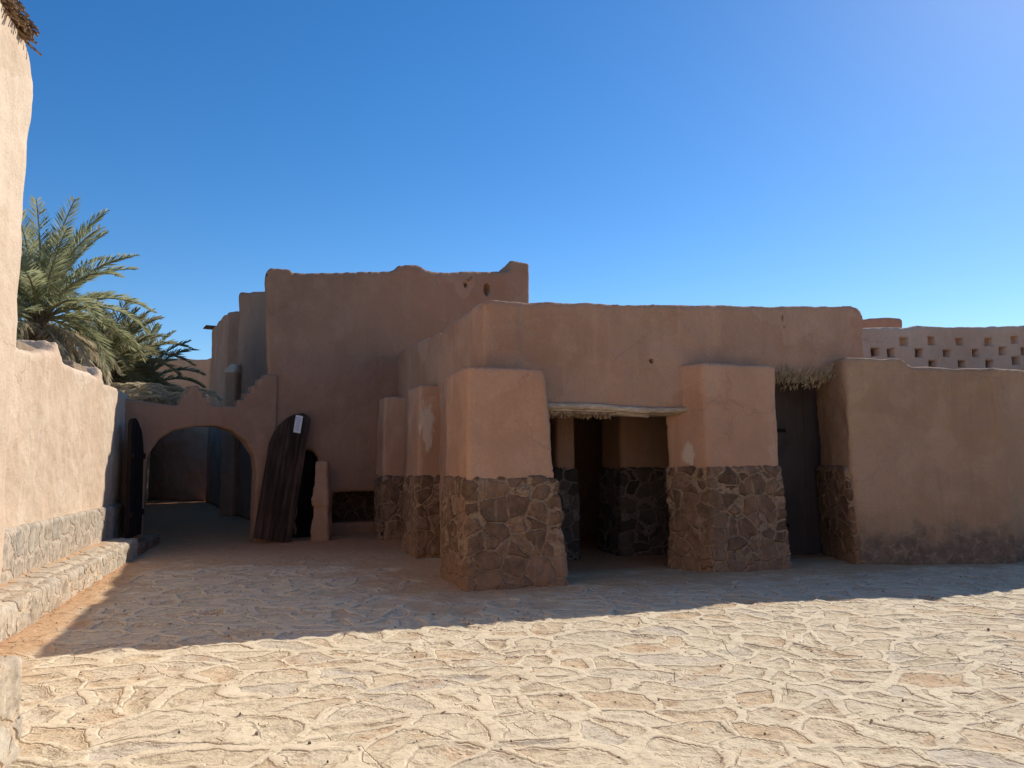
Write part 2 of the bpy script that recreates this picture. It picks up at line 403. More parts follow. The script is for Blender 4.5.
rec = k.math('MULTIPLY', k.sm(k.math('SUBTRACT', ed2, mw), -.05, .16), k.math('MULTIPLY', cs[1], k.sm(k.noise(3.1, 4, .6), .38, .6)))
ridge = k.math('MULTIPLY', k.sm(k.math('SUBTRACT', ed2, mw), -.05, .09, 1., 0.), .4)
h = k.math('ADD', k.math('ADD', ridge, k.math('MULTIPLY', rec, -.8)), k.math('MULTIPLY', k.math('MULTIPLY', k.math('SUBTRACT', mid, .5), 1.5), k.math('SUBTRACT', 1., k.math('MULTIPLY', mort, .72))))
h = k.math('ADD', h, k.math('MULTIPLY', k.math('SUBTRACT', big, .5), 1.6))
h = k.math('ADD', h, k.math('MULTIPLY', k.math('SUBTRACT', k.noise(2.6, 2, .5), .5), 2.2))
h = k.math('SUBTRACT', h, k.math('MULTIPLY', groove, .25))
h = k.math('SUBTRACT', h, k.math('MULTIPLY', scr, .35))
h = k.math('SUBTRACT', h, k.math('MULTIPLY', pits, .35))
h = k.math('ADD', h, k.math('MULTIPLY', k.math('SUBTRACT', fine, .5), .2))
h = k.math('MULTIPLY', h, k.math('SUBTRACT', 1., k.math('MULTIPLY', sand_shade, .6)))
h = k.math('SUBTRACT', h, .2)
k.disp(h, .023)
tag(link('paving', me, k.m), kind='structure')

# ------------------------------------------------------------------ left side: walls and bench
wl = lambda y, off=0.: (-3.09-.28*y+off, y)          # line of the left wall
A = Vector(wl(6.9)); B = Vector((-6.86, 13.45)); Cc = Vector((-7.12, 14.15))
uA = (B-A).normalized(); nA = Vector((-uA.y, uA.x)); uB = (Cc-B).normalized(); nB = Vector((-uB.y, uB.x))
lw = empty('courtyard_wall', (B.x, B.y, 0), 'long sunlit pale earth wall with two crumbled stubs on its top, above the stone bench', 'wall')
S = Solid()
def tp(pts, o, u): return [PL(px, py, o, u) for px, py in pts]
topA = tp([(18, 349), (33, 353), (54, 353), (56, 342), (63, 364), (80, 371), (98, 377), (100.5, 367), (104, 383), (118, 391)], A, uA)
LA = (B-A).length
topA = [(0, topA[0][1])]+topA[:-1]+[(LA+.1, 2.80)]
S.prof(A, uA, [(0, .1)]+[(LA+.1, .1)]+topA[::-1], nA, .45)
LB = (Cc-B).length
S.prof(B, uB, [(-.1, .1), (LB+.3, .1), (LB+.3, 2.84), (LB*.5, 2.80), (-.1, 2.80)], nB, .45)
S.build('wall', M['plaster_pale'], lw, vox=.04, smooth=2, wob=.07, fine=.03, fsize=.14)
S = Solid()
S.prof(A-nA*.07, uA, [(0, .05), (LA+.05, .05), (LA+.05, .83), (0, .88)], nA, .3)
S.prof(B-nB*.07, uB, [(-.05, .05), (LB-.1, .05), (LB-.1, .80), (-.05, .83)], nB, .3)
S.build('stone_base', M['stone_grey'], lw, vox=.035, smooth=1, wob=.03, fine=.02)
for a_, b_, y_ in ((27, 54, 350), (82, 98, 370)):
    S = Solid()
    s0, z0 = PL(a_, y_, A, uA); s1, _ = PL(b_, y_, A, uA)
    for r_ in range(3):
        q = A+uA*(s0+.04*r_)+nA*(.10+.02*r_)
        S.foot(rect(q, uA, (s1-s0)-.10*r_, nA, .3), z0-.12+.07*r_, z0-.02+.07*r_)
    S.build('brick_stub', M['brick'], lw, vox=.025, smooth=1, wob=.01, fine=.02)
# tall near wall
tw = empty('house_wall', (-4.2, 4, 0), 'tall bare earth wall cut by the left edge of the photo, topped with reeds', 'wall')
S = Solid()
p0 = Vector(wl(-3, .12)); p1 = Vector(wl(7.98, .12)); u_ = (p1-p0).normalized(); n_ = Vector((-u_.y, u_.x)); L_ = (p1-p0).length
S.prof(p0, u_, [(0, 0), (L_, 0), (L_, 5.55), (L_-.10, 5.92), (L_-.28, 6.02), (0, 6.05)], n_, .6)
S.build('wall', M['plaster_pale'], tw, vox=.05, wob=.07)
# reeds overhanging its top
rb = MB()
tip = p1-u_*.25
for i in range(150):
    s0 = random.uniform(-.7, .10); a0 = p1+u_*(s0-.35)
    out = random.uniform(.02, .20)
    z_ = 6.03+random.uniform(-.02, .10)
    st = Vector((a0.x, a0.y, z_))+v3(n_)*random.uniform(.0, .45)
    en = Vector((a0.x, a0.y, z_-random.uniform(.0, .13)*(1 if out > .1 else .3)))+v3(u_)*random.uniform(-.08, .10)-v3(n_)*out*.7
    m_ = st.lerp(en, .55)+Vector((0, 0, .07))
    rb.tube([st, m_, en], [.012, .016, .011], 5)
tag(rb.build('reed_bundle', M['reed']), 'brown overhanging reeds on top of the tall wall at the upper left corner', 'reeds')
# bench
bn = empty('stone_bench', (BL0.x, BL0.y, 0), 'long low bench of pale rough stones running along the foot of the left wall', 'bench')
S = Solid()
b0 = BL0-BLd*1.6; nb = Vector((-BLd.y, BLd.x)); bl = 8.35
S.foot(rect(b0, BLd, bl, nb, 1.7), -.1, .285, 0)
S.build('bench_body', M['stone_pale'], bn, vox=.035, smooth=2, wob=.06, wsize=.45, fine=.035, fsize=.14)
S = Solid(); S.foot(rect(b0+BLd*bl, BLd, 2.2, nb, 1.2), -.1, .15, 0)
S.build('low_step', M['stone'], bn, vox=.035, smooth=2, wob=.05, wsize=.4, fine=.03, fsize=.14)
bp = NT('bench_top_paving', both=True)
w_ = bp.vmath('ADD', bp.scale((1, 1, 0)), bp.vmath('MULTIPLY', bp.noise(2, 3, colr=True), (.3, .3, 0)))
ed = bp.vor(2.6, 'DISTANCE_TO_EDGE', w_, dim='2D')
mm = bp.sm(bp.math('ADD', ed, bp.math('MULTIPLY', bp.math('SUBTRACT', bp.noise(9, 4), .5), .1)), .02, .08)
cb = bp.mix(mm, (.40, .27, .17), bp.mix(bp.sm(bp.noise(7, 6, .7), .3, .7), (.46, .36, .25), (.62, .49, .34)))
an = bp.n.new('ShaderNodeAttribute'); an.attribute_name = 'sand'
cb = bp.mix(bp.sm(bp.math('ADD', an.outputs['Fac'], bp.math('MULTIPLY', bp.math('SUBTRACT', bp.noise(2.2, 5), .5), 1.)), .4, .75, 0., .9), cb, (.64, .38, .20))
bp.color(cb); bp.disp(bp.math('ADD', bp.math('MULTIPLY', mm, .6), bp.noise(11, 5, .7)), .022)
S = Solid()
S.foot(rect(b0+nb*.14, BLd, bl-.15, nb, 1.5), .2, .30, 0)
bt = S.build('bench_top', bp.m, bn, vox=.035, smooth=1, wob=.05, wsize=.45, fine=.02)
vv = np.zeros(len(bt.data.vertices)*3); bt.data.vertices.foreach_get('co', vv); vv = vv.reshape(-1, 3)
bs = np.exp(-dline(vv[:, 0], vv[:, 1], A, uA)/.25)
bt.data.attributes.new('sand', 'FLOAT', 'POINT').data.foreach_set('value', bs.astype(np.float32))
# low stone wall end by the lower left corner
S = Solid()
S.foot([(-4.2, 4.32), (-4.2, 3.75), (-2.62, 3.95), (-2.66, 4.36)], -.1, .53, .03)
tag(S.build('low_wall', M['stone_pale'], None, vox=.025, smooth=2, wob=.05, wsize=.4, fine=.03, fsize=.12),
    'end of a low rough stone wall at the lower left corner', 'wall')
# ------------------------------------------------------------------ arch wall
tO = Vector((-4.97, 15.5)); tU = Vector((1, .70)).normalized()       # the tall front; the arch wall carries it on to the left
aU = Vector((1, .72)).normalized(); aO = tO+Vector((.05, -.02))-aU*2.75; aN = Vector((-aU.y, aU.x))
prof = tp([(176, 406), (180, 405.5), (180.5, 399.5), (184.5, 399), (185, 393), (189.5, 392.5), (190, 386.5), (198, 386), (198.5, 391), (202, 391.5), (202.5, 397.5), (206.5, 398), (207, 403), (211, 403.5), (212, 406.5), (237, 407), (238, 400.5), (245, 400), (246, 393.5), (252, 393), (253, 386), (259, 385.5), (260, 379.5), (265, 379), (266, 375), (271, 375)], aO, aU)
arch = tp([(257, 471), (255, 456), (246.5, 441), (232, 430), (217, 425.5), (194, 426), (173, 430), (158.6, 439), (147, 455), (145, 475)], aO, aU)
sR = arch[0][0]; sL = arch[-1][0]
S = Solid()
S.prof(aO, aU, [(-.2, 0), (-.2, 2.72)]+prof+[(prof[-1][0]+.14, prof[-1][1]), (prof[-1][0]+.14, 0), (sR, 0)]+arch+[(sL, 0)], aN, .28)
tag(S.build('arch_wall', M['plaster_tall'], None, vox=.022, smooth=0, wob=.02, wsize=.7, fine=.004),
    'brown earth wall with a round archway and stepped merlons along its top', 'wall')

# ------------------------------------------------------------------ tall building
tN = Vector((-tU.y, tU.x))
tprof = tp([(266, 281), (266, 272), (270, 267.5), (289, 269), (292, 273), (340, 272.5), (394, 271), (399, 265.5), (417, 265.5), (425, 270.5), (437, 273), (506, 272), (512, 268), (520, 263), (529, 263)], tO, tU)
tb = empty('tall_building', (tO.x, tO.y, 0), 'tallest windowless brown earth building with raised parapet corners, behind the leaning door', 'building')
sA = PL(289, 500, tO, tU)[0]; sB = PL(318, 500, tO, tU)[0]; zD = PL(300, 450, tO, tU)[1]
sE = tprof[-1][0]
sF = PL(331, 500, tO, tU)[0]; sG = sF+2.2; zG = PL(350, 491, tO, tU)[1]
S = Solid()
S.prof(tO, tU, [(0.12, 0), (.05, 3)]+[tprof[0]]+tprof[1:]+[(sE, 0), (sG, 0), (sG, zG), (sF, zG), (sF, 0), (sB, 0), (sB, zD-.15), (sB-.15, zD), (sA+.1, zD), (sA, zD-.15), (sA, 0)], d, .62)
zl = tprof[2][1]
S.prof(tO+tU*.22, d, [(.35, 0), (5, 0), (5, zl-.6), (1.2, zl-.55), (1.0, zl-.1), (.35, zl-.1)], tU, .55)
S.prof(tO+tU*(sE-.55), tN, [(0, 0), (5, 0), (5, zl-.5), (0, tprof[-1][1])], tU, .55)
S.foot(rect(tO+tU*.3+d*.3, tU, sE-.6, d, 4.6), 4.9, 5.2)
S.foot(rect(tO+tU*.3+d*4.6, tU, sE-.6, d, .4), 0, 5.4)
cuts = []
for px, py, rx, rz in ((486.5, 289.5, .12, .17), (465, 285, .07, .08), (275, 392, .04, .10)):
    s_, z_ = PL(px, py, tO, tU); q = tO+tU*s_
    cuts.append(oval_cut((q.x, q.y, z_), v3(tU)*rx, v3(tN)*.25, Vector((0, 0, rz))))
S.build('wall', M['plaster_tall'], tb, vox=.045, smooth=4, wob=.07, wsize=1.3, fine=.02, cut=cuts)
s0 = PL(325, 500, tO, tU)[0]
S = Solid(); S.foot(rect(tO+tU*(sF-.3)+tN*1.3, tU, 2.9, tN, .4), 0, 1.2); S.foot(rect(tO+tU*(sG-.02)+tN*.04, tU, .3, tN, 1.5), 0, .93)
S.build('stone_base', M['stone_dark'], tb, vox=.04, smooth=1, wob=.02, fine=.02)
b = MB()
s_, z_ = PL(467, 283, tO, tU); q = v3(tO+tU*s_, z_)
b.tube([q+v3(tN)*.2, q-v3(tN)*.22+Vector((.0, 0, .10))], .03, 6); b.tube([q+v3(tN)*.2, q-v3(tN)*.12+Vector((-.12, 0, -.03))], .025, 6)
b.build('roof_beam', M['reed'], tb)
q = v3(tO+tU*(sA+sB)/2+tN*.35, zD/2)
b = MB()
for i in range(5):
    b.box(q+v3(tU)*((i-2)*(sB-sA)/5), v3(tU)*((sB-sA)/10-.004), v3(tN)*(.03+.004*(i % 2)), Vector((0, 0, zD/2)))
b.build('door', M['door_black'], tb)  # dark panel standing in for shade in the doorway recess
# ledge at its foot
S = Solid(); S.foot(rect(tO+tU*(sF+.02)+tN*.35, tU, 2.16, tN, 1.1), -.05, .24)
tag(S.build('ledge', M['plaster_tall'], None, vox=.04, wob=.03), 'low earthen ledge in the shade at the foot of the tallest building', 'ledge')

# buildings along the alley
S = Solid()
S.foot([(-8.3, 23.1), (-5.75, 18.6), (-4.6, 19.2), (-1, 26), (-3.5, 33), (-7.2, 25)], 0, 6.6, 0, zs=[6.65, 5.75, 5.8, 6.6, 6.5, 6.6])  # unseen rear drawn out to keep sun off the alley floor
q = PL(249, 290, (-8.3, 23.1), (Vector((-5.75, 18.6))-Vector((-8.3, 23.1))).normalized())
ab = empty('alley_building', (-7, 22, 0), 'narrow brown earth house squeezed against the left side of the tallest building', 'building')
uu = (Vector((-5.75, 18.6))-Vector((-8.3, 23.1))).normalized(); nn = Vector((uu.y, -uu.x))
s0, z0 = PL(249, 292, (-8.3, 23.1), uu); s1, _ = PL(258, 292, (-8.3, 23.1), uu)
if s1 < s0: s0, s1 = s1, s0
oo = Vector((-8.3, 23.1))+uu*s0
cb_ = bmesh.new(); bmesh.ops.create_cube(cb_, size=1)
cb_.transform(Matrix(((uu.x*(s1-s0), nn.x*.7, 0, oo.x+uu.x*(s1-s0)/2), (uu.y*(s1-s0), nn.y*.7, 0, oo.y+uu.y*(s1-s0)/2), (0, 0, .3, z0), (0, 0, 0, 1))))
S.build('wall', M['plaster_tall'], ab, vox=.06, wob=.1, wsize=1.2, cut=[cb_])
ft = empty('far_building', (-10, 27, 0), 'farther brown earth house with a broken sloping top, left of the narrow house', 'building')
S = Solid()
S.foot([(-11.9, 30.2), (-9.5, 25.4), (-7.2, 25.2), (-2.5, 34)], 0, 6.6, 0, zs=[6.75, 6.55, 6.45, 6.8])  # rear deepened out of sight so the alley stays in shade
S.build('wall', M['plaster_tall'], ft, vox=.07, wob=.14, wsize=1.0)
b = MB(); b.box((-11.75, 29.8, 6.76), Vector((-.2, .35, 0)), Vector((.25, .15, 0)), (0, 0, .035)); b.build('roof_slab', M['stone_dark'], ft)
pr = empty('ruined_pillar', (-8.35, 22.3, 0), 'slender earth pillar with a pale stone cap rising behind the merlons of the arch wall', 'pillar')
S = Solid(); S.foot([(-8.42, 22.4), (-8.0, 22.2), (-7.85, 22.6), (-8.3, 22.8)], 0, 4.15, .02)
S.build('shaft', M['plaster_orange'], pr, vox=.04, wob=.06, wsize=.5)
S = Solid(); S.foot([(-8.44, 22.37), (-8.02, 22.17), (-7.85, 22.6), (-8.3, 22.8)], 4.13, 4.25, .05); S.foot([(-8.36, 22.35), (-7.98, 22.2), (-7.9, 22.6), (-8.3, 22.8)], 4.22, 4.38, .12)
S.build('stone_cap', M['plaster_pale'], pr, vox=.03, wob=.03)
S = Solid(); S.foot([(-15.3, 32.0), (-11.9, 30.2), (-11.6, 30.7), (-15, 32.7)], 0, 5.5, 0, zs=[5.8, 5.6, 5.6, 5.8])
S.foot([(-24, 36), (-15.0, 32.0), (-14.8, 32.5), (-23.8, 36.6)], 0, 5.4)
tag(S.build('end_wall', M['plaster_red'], None, vox=.07, wob=.2, wsize=1.1), 'reddish ruined wall closing the far end of the alley behind the arch', 'wall')
S = Solid(); lu = (Vector((-15.2, 32.5))-Vector((-7.3, 14.9))).normalized()
S.prof((-7.3, 14.9), lu, [(0, 0), (19, 0), (19, 3.6), (8, 2.9), (0, 2.6)], Vector((-lu.y, lu.x)), .45)
tag(S.build('alley_wall', M['plaster_pale'], None, vox=.07, wob=.1), 'plain earth wall on the left side of the alley seen through the arch', 'wall')

# ------------------------------------------------------------------ door leaves and stub
def leaf(name, prof_, mat, parent, planks=5, th=.035):
    w = max(p[0] for p in prof_); b = MB()
    # planks clipped by the arched outline
    def top(u):
        best = 0
        ring = prof_+[prof_[0]]
        for (a, b_) in zip(ring, ring[1:]):
            if min(a[0], b_[0])-1e-6 <= u <= max(a[0], b_[0])+1e-6 and abs(a[0]-b_[0]) > 1e-6:
                z = a[1]+(b_[1]-a[1])*(u-a[0])/(b_[0]-a[0]); best = max(best, z)
        return best
    for i in range(planks):
        u0 = w*i/planks+.004; u1 = w*(i+1)/planks-.004; t_ = th/2+random.uniform(-.004, .004)
        n = 5; us = [u0+(u1-u0)*j/n for j in range(n+1)]; base = len(b.v)
        bot = random.uniform(0, .02)
        for y in (-t_, t_):
            for u in us: b.v.append(Vector((u, y, bot))); b.v.append(Vector((u, y, max(.1, top(min(max(u, .01), w-.01))))))
        m = 2*(n+1)
        for j in range(n):
            q = base+2*j
            b.f += [[q, q+2, q+3, q+1], [q+m, q+m+1, q+m+3, q+m+2], [q+1, q+3, q+m+3, q+m+1], [q, q+m, q+m+2, q+2]]
        b.f += [[base, base+1, base+m+1, base+m], [base+2*n, base+2*n+m, base+2*n+m+1, base+2*n+1]]
    return b.build(name, mat, parent)
ldpos = G(253, 533, 0)
ld = empty('door_leaf', (0, 0, 0), 'dark arched wooden door leaf leaning on the wall with a white paper on it', 'door')
lp = [(0, 0), (.74, 0), (.74, 2.48), (.70, 2.56), (.56, 2.61), (.40, 2.55), (.26, 2.45), (.13, 2.28), (.05, 2.10), (0, 1.85)]
leaf('planks', lp, M['door_wood'], ld, 5, .05)
for z_ in (.35, 1.15, 1.9): b = MB(); b.box((.37, .045, z_), (.33, 0, 0), (0, .022, 0), (0, 0, .06)); b.build('batten', M['door_wood'], ld)
b = MB(); b.box((.50, -.032, 2.36), (.072, 0, .0), (0, .003, 0), (0, 0, .18)); pp = b.build('paper_notice', M['paper'], ld)
b = MB()
for i in range(9):
    b.box((.50+random.uniform(-.01, .01), -.0365, 2.49-i*.032), (random.uniform(.03, .05), 0, 0), (0, .0008, 0), (0, 0, .004))
b.build('writing', M['ink'], pp)
ld.matrix_world = Matrix.Translation((-4.96, 14.95, .10)) @ Matrix.Rotation(R(30), 4, 'Z') @ Matrix.Rotation(R(-8.5), 4, 'X') @ Matrix.Rotation(R(9.5), 4, 'Y')
rd = empty('door_leaf', (0, 0, 0), 'blackened arched door leaf standing open against the left wall beside the arch', 'door')
lp2 = [(0, 0), (1.05, 0), (1.05, 1.45), (1.0, 1.62), (.85, 1.82), (.6, 1.98), (.3, 2.06), (.06, 2.02), (0, 1.95)]
leaf('planks', lp2, M['door_black'], rd, 6, .06)
for z_ in (.4, 1.4): b = MB(); b.box((.52, -.05, z_), (.50, 0, 0), (0, .02, 0), (0, 0, .05)); b.build('batten', M['door_black'], rd)
ang = math.atan2(uB.y, uB.x)
q = Vector((-6.47, 13.12)); ang = math.atan2(1.02, -.27)
rd.matrix_world = Matrix.Translation((q.x, q.y, .27)) @ Matrix.Rotation(ang, 4, 'Z') @ Matrix.Rotation(R(-1), 4, 'X')
S = Solid(); p = G(321, 540)
S.foot([(p.x-.18, p.y-.10), (p.x+.17, p.y-.12), (p.x+.18, p.y+.18), (p.x-.17, p.y+.18)], -.05, .8, .06)
S.foot([(p.x-.17, p.y-.10), (p.x+.14, p.y-.11), (p.x+.15, p.y+.15), (p.x-.14, p.y+.15)], .7, 1.55, .06)
tag(S.build('earth_post', M['plaster'], None, vox=.025, smooth=4, wob=.06, wsize=.35, fine=.03), 'short tapering earth post standing just right of the leaning door leaf', 'post')

# ------------------------------------------------------------------ portico building
pb = empty('portico_building', (0, 10.97, 0), 'low flat roofed earth building with square stone footed columns in front of its doorway', 'building')
C = Vector((-.374, 10.39)); eF = Vector((.928, .372)).normalized(); dF = Vector((-eF.y, eF.x))
def fz(px, py): return PL(px, py, C, eF)
s1 = fz(550, 500)[0]; s2 = fz(697, 500)[0]; s3 = fz(777, 480)[0]; s4 = fz(854, 480)[0]; s5 = fz(863, 340)[0]
zl = fz(610, 410)[1]; zt = fz(800, 374)[1]
top = tp([(484, 303), (492, 301), (530, 303), (600, 304), (700, 306), (780, 307), (850, 306), (858, 309), (863, 318)], C, eF)
top[0] = (0, top[0][1]); top[-1] = (s5, top[-1][1])
S = Solid()
S.prof(C, eF, [(0, 0)]+top+[(s5, 0), (s4+.1, 0), (s4+.1, zt), (s3-.1, zt), (s3-.1, 0), (s2, 0), (s2, zl), (s1, zl), (s1, 0)], dF, .5)
oC = C-e*0
side = tp([(484, 303), (462, 317), (442, 330)], C, d)
side2 = tp([(441, 333), (420, 342), (398, 354)], C+e*.06, d)
S.prof(C, d, [(0, 0), (side[-1][0], 0), (side[-1][0], side[-1][1]), (side[1][0], side[1][1]), (0, side[0][1])], e, .5)
S.prof(C+e*.07, d, [(side[-1][0]-.3, 0), (side2[-1][0], 0), side2[-1], side2[1], (side[-1][0]-.3, side2[0][1])], e, .5)
cuts = []
for px, py, rx, rz in ((651, 361, .055, .045), (782, 318, .03, .06), (784, 327, .03, .03), (688, 330, .015, .02)):
    s_, z_ = fz(px, py); q = C+eF*s_
    cuts.append(oval_cut((q.x, q.y, z_), v3(eF)*rx, v3(dF)*.2, Vector((0, 0, rz))))
S.build('wall', M['plaster'], pb, vox=.038, smooth=1, wob=.08, wsize=.8, fine=.022, cut=cuts)
S = Solid(); S.foot(rect(C+eF*.4+dF*.4, eF, s5-.7, d, 6.5), 3.35, 3.6); S.build('roof', M['plaster'], pb, vox=.08, wob=.05)
S = Solid(); S.foot(rect(C+eF*.3+d*5.0, eF, s5-.5, d, .4), 0, 3.5); S.foot(rect(C+eF*(s5-.45)+d*1.05, eF, .45, d, 4.3), 0, 3.5)
S.build('inner_wall', M['plaster_tall'], pb, vox=.08, wob=.05)
# columns: name 'column' with a stone foot each
def column(st0, st1, zs, pl0, pl1, zt_, mat, stone, lab=None):
    """stone foot from outline st0 to st1, rendered shaft from pl0 to pl1"""
    f3 = lambda P, z: [(q[0], q[1], z) for q in P]
    S = Solid(); S.hexa(f3(pl0, zs-.15), f3(pl1, zt_))
    m = S.build('column', mat, pb, vox=.032, smooth=3, wob=.05, wsize=.6)
    S = Solid(); S.hexa(f3(st0, -.08), f3(st1, zs))
    S.build('stone_base', stone, m, vox=.026, smooth=1, wob=.06, wsize=.35, fine=.045, fsize=.13)
    if lab: m['label'] = lab
def quad(c, w, dp, l=0., f=0., r=0.):
    """outline: l/f/r pull the left, front and right faces inward"""
    a = Vector(c)+e*l+d*f
    return [a, a+e*(w-l-r), a+e*(w-l-r)+d*(dp-f), a+d*(dp-f)]
def limed(p, z, rx, rz): return plaster('limed_orange_render', (.46, .265, .165), (.53, .31, .195), (.57, .35, .23), streak=.16, lime=[((p.x, p.y, z), rx, rz)])
for px, py, w_, dp_, zs_, zt_, rr_, lab_ in (
        (466.5, 591, 1.34, 1.3, 1.36, 2.79, .16, 'broad orange corner column on a stone foot'),
        (416.5, 558, 1.20, 1.15, 1.32, 2.86, .08, 'middle side column with a pale splash of lime'),
        (381, 540, 1.15, .95, 1.27, 2.90, .06, 'hindmost and narrowest looking side column')):
    c_ = G(px, py).xy
    column(quad(c_, w_, dp_), quad(c_, w_, dp_, .03, .10, .07), zs_, quad(c_, w_, dp_, .05, .13, .10), quad(c_, w_, dp_, .06, .16, .10+rr_), zt_, limed(Vector(c_)+e*.19+d*.15, 2.12, .10, .42) if 'middle' in lab_ else M['plaster_orange'], M['stone'], lab_)
P1_ = G(466.5, 591).xy
P4 = G(713.5, 572.5).xy
def q4(l=0., f=0., r=0.):
    a = P4+e*l+d*f
    return [a, P4+e*(1.36-r)+d*f, P4+e*(1.36-r)+d*.7, Vector((2.36+l, 11.75))]
column(q4(), q4(.0, .07, .10), 1.50, q4(.02, .09, .13), q4(-.02, .10, .13), 3.02, limed(P4.lerp(Vector((2.36, 11.75)), .5), 1.68, .10, .16), M['stone'], 'square column right of the doorway')
# lintel and hanging reed ends
b = MB(); rnd = random.Random(3)
for j in range(3):
    a0 = s1-.12+.03*j; a1 = fz(690, 410)[0]-.35*j*(j == 2)
    pts = []; rr = []
    for i in range(15):
        t = i/14; q = C+eF*(a0+(a1-a0)*t)-d*(.03-.05*j+.006*math.sin(9*t+j))
        pts.append(v3(q, zl+.02-.028*j+.018*math.sin(7*t+j*2)+.01*rnd.random())); rr.append(.042+.012*rnd.random())
    b.tube(pts, rr, 8)
for j in range(4):
    q = C+d*(.12+.1*j); b.tube([v3(q+eF*(s1-.1), zl-.02), v3(q+eF*(s2+.1), zl+.01)], .06, 8)
lt = b.build('lintel', M['lintel_wood'], pb, smooth=True)
b = MB()
for i in range(150):
    s_ = s1+rnd.uniform(0, 1.0); q = v3(C+eF*s_-d*rnd.uniform(-.25, .03), zl-.05)
    b.tube([q, q+Vector((rnd.uniform(-.02, .02), rnd.uniform(-.02, .02), -rnd.uniform(.02, .09)))], .011, 4)
b.tube([v3(C+eF*s1-dF*.0, zl-.05), v3(C+eF*(s1+1.05)-dF*.0, zl-.05)], .03, 6)
b.build('reed_fringe', M['reed'], lt)
# inner pillar and inner jamb
def inner(c, w, dp, zs, zt_):
    S = Solid(); S.foot(rect(c+e*.05+d*.05, e, w-.1, d, dp-.1), zs-.1, zt_)
    m = S.build('inner_pillar', M['plaster_tall'], pb, vox=.05, wob=.04)
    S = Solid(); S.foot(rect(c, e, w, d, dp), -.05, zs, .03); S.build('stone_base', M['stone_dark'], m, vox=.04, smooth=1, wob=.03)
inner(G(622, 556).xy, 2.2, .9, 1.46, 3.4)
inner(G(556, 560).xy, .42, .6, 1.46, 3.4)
# brush over the side passage
br = MB(); rnd = random.Random(5)
for i in range(800):
    s_ = rnd.uniform(s3-.06, s4+.1); f_ = rnd.uniform(-.18, .3); t_ = (s_-s3)/(s4-s3)
    zb = zt-.20+.13*t_
    q = v3(C+eF*s_+d*f_, zb+rnd.uniform(.0, .18)*(1 if rnd.random() < .93 else -.6))
    br.tube([q, q+Vector((rnd.uniform(-.09, .13), rnd.uniform(-.08, .02), rnd.uniform(.05, .19)))], [.006, .003], 3)
tag(br.build('brush_thatch', M['straw']), 'dry straw brush laid over the narrow side passage right of the doorway', 'thatch')
pd_ = empty('passage_shade_panel', (0, 0, 0), 'plain dark grey boarded panel standing for shade in the narrow passage under the straw brush', 'door')  # dark boards stand in for the empty shade of the passage
pd_.location = v3(C+eF*(s3-.25)+d*.75)
b = MB(); W = s4-s3+.6
for i in range(6):
    b.box(v3(C+eF*(s3-.25+W*(i+.5)/6)+d*(.75+.004*(i % 2)), 1.6), v3(eF)*(W/12-.003), v3(d)*.025, (0, 0, 1.6))
b.build('boards', M['passage_shade'], pd_)
b = MB(); b.box(v3(C+eF*(s3+.12)+d*.70, 1.15), v3(eF)*.02, v3(d)*.03, (0, 0, .09)); b.build('handle', M['door_black'], pd_)
for z_ in (.5, 2.1):
    b = MB(); b.box(v3(C+eF*(s3+.3)+d*.715, z_), v3(eF)*.5, v3(d)*.006, (0, 0, .03)); b.build('hinge', M['door_black'], pd_)

# ------------------------------------------------------------------ right wall
rw = empty('forecourt_wall', (7, 12.3, 0), 'broad plain earth wall at the right with a small step in its top', 'wall')
R0 = G(861, 564.5).xy; ru = Vector((.998, .045)).normalized(); rn = Vector((-ru.y, ru.x))
rt = tp([(845, 359), (870, 358), (901, 358.5), (906, 362), (911, 367.5), (960, 369), (1024, 369.5)], R0+rn*.15, ru)
S = Solid()
def battered(o, u, n, poly, th, lean):
    a = [(o.x+u.x*q[0]+n.x*lean*max(q[1], 0)/3, o.y+u.y*q[0]+n.y*lean*max(q[1], 0)/3, q[1]) for q in poly]
    b_ = [(o.x+u.x*q[0]+n.x*th, o.y+u.y*q[0]+n.y*th, q[1]) for q in poly]
    S.hexa(a, b_)
battered(R0, ru, rn, [(0, -.1), (2.5, -.1), (2.5, rt[-1][1])]+rt[1:-1][::-1]+[(rt[0][0], rt[0][1])], .6, .16)
R1 = R0+ru*2.35; r1u = Vector((.90, .43)).normalized()
S.prof(R1+rn*.1, r1u, [(0, -.1), (6, -.1), (6, 3.1), (0, rt[-1][1])], Vector((-r1u.y, r1u.x)), .5)
S.hexa([(R0.x-.06, R0.y+.10, 1.38), (R0.x+.6, R0.y+.1, 1.38), (R0.x+.6, R0.y+1.2, 1.38), (R0.x-.07, R0.y+1.2, 1.38)],
       [(R0.x+rt[0][0], R0.y+.15, rt[0][1]), (R0.x+.6, R0.y+.15, rt[0][1]), (R0.x+.6, R0.y+1.2, 3.15), (R0.x-.13, R0.y+1.2, 3.15)])
S.build('wall', M['plaster_right'], rw, vox=.04, smooth=2, wob=.09, wsize=.9, fine=.025)
S = Solid()
S.hexa([(R0.x-.04, R0.y+.04, -.05), (R0.x+.3, R0.y+.10, -.05), (R0.x+.3, R0.y+1.3, -.05), (R0.x-.05, R0.y+1.3, -.05)],
       [(R0.x-.13, R0.y+.12, 1.48), (R0.x+.3, R0.y+.16, 1.48), (R0.x+.3, R0.y+1.3, 1.48), (R0.x-.12, R0.y+1.3, 1.48)])
S.build('stone_base', M['stone'], rw, vox=.03, smooth=1, wob=.04, fine=.02)

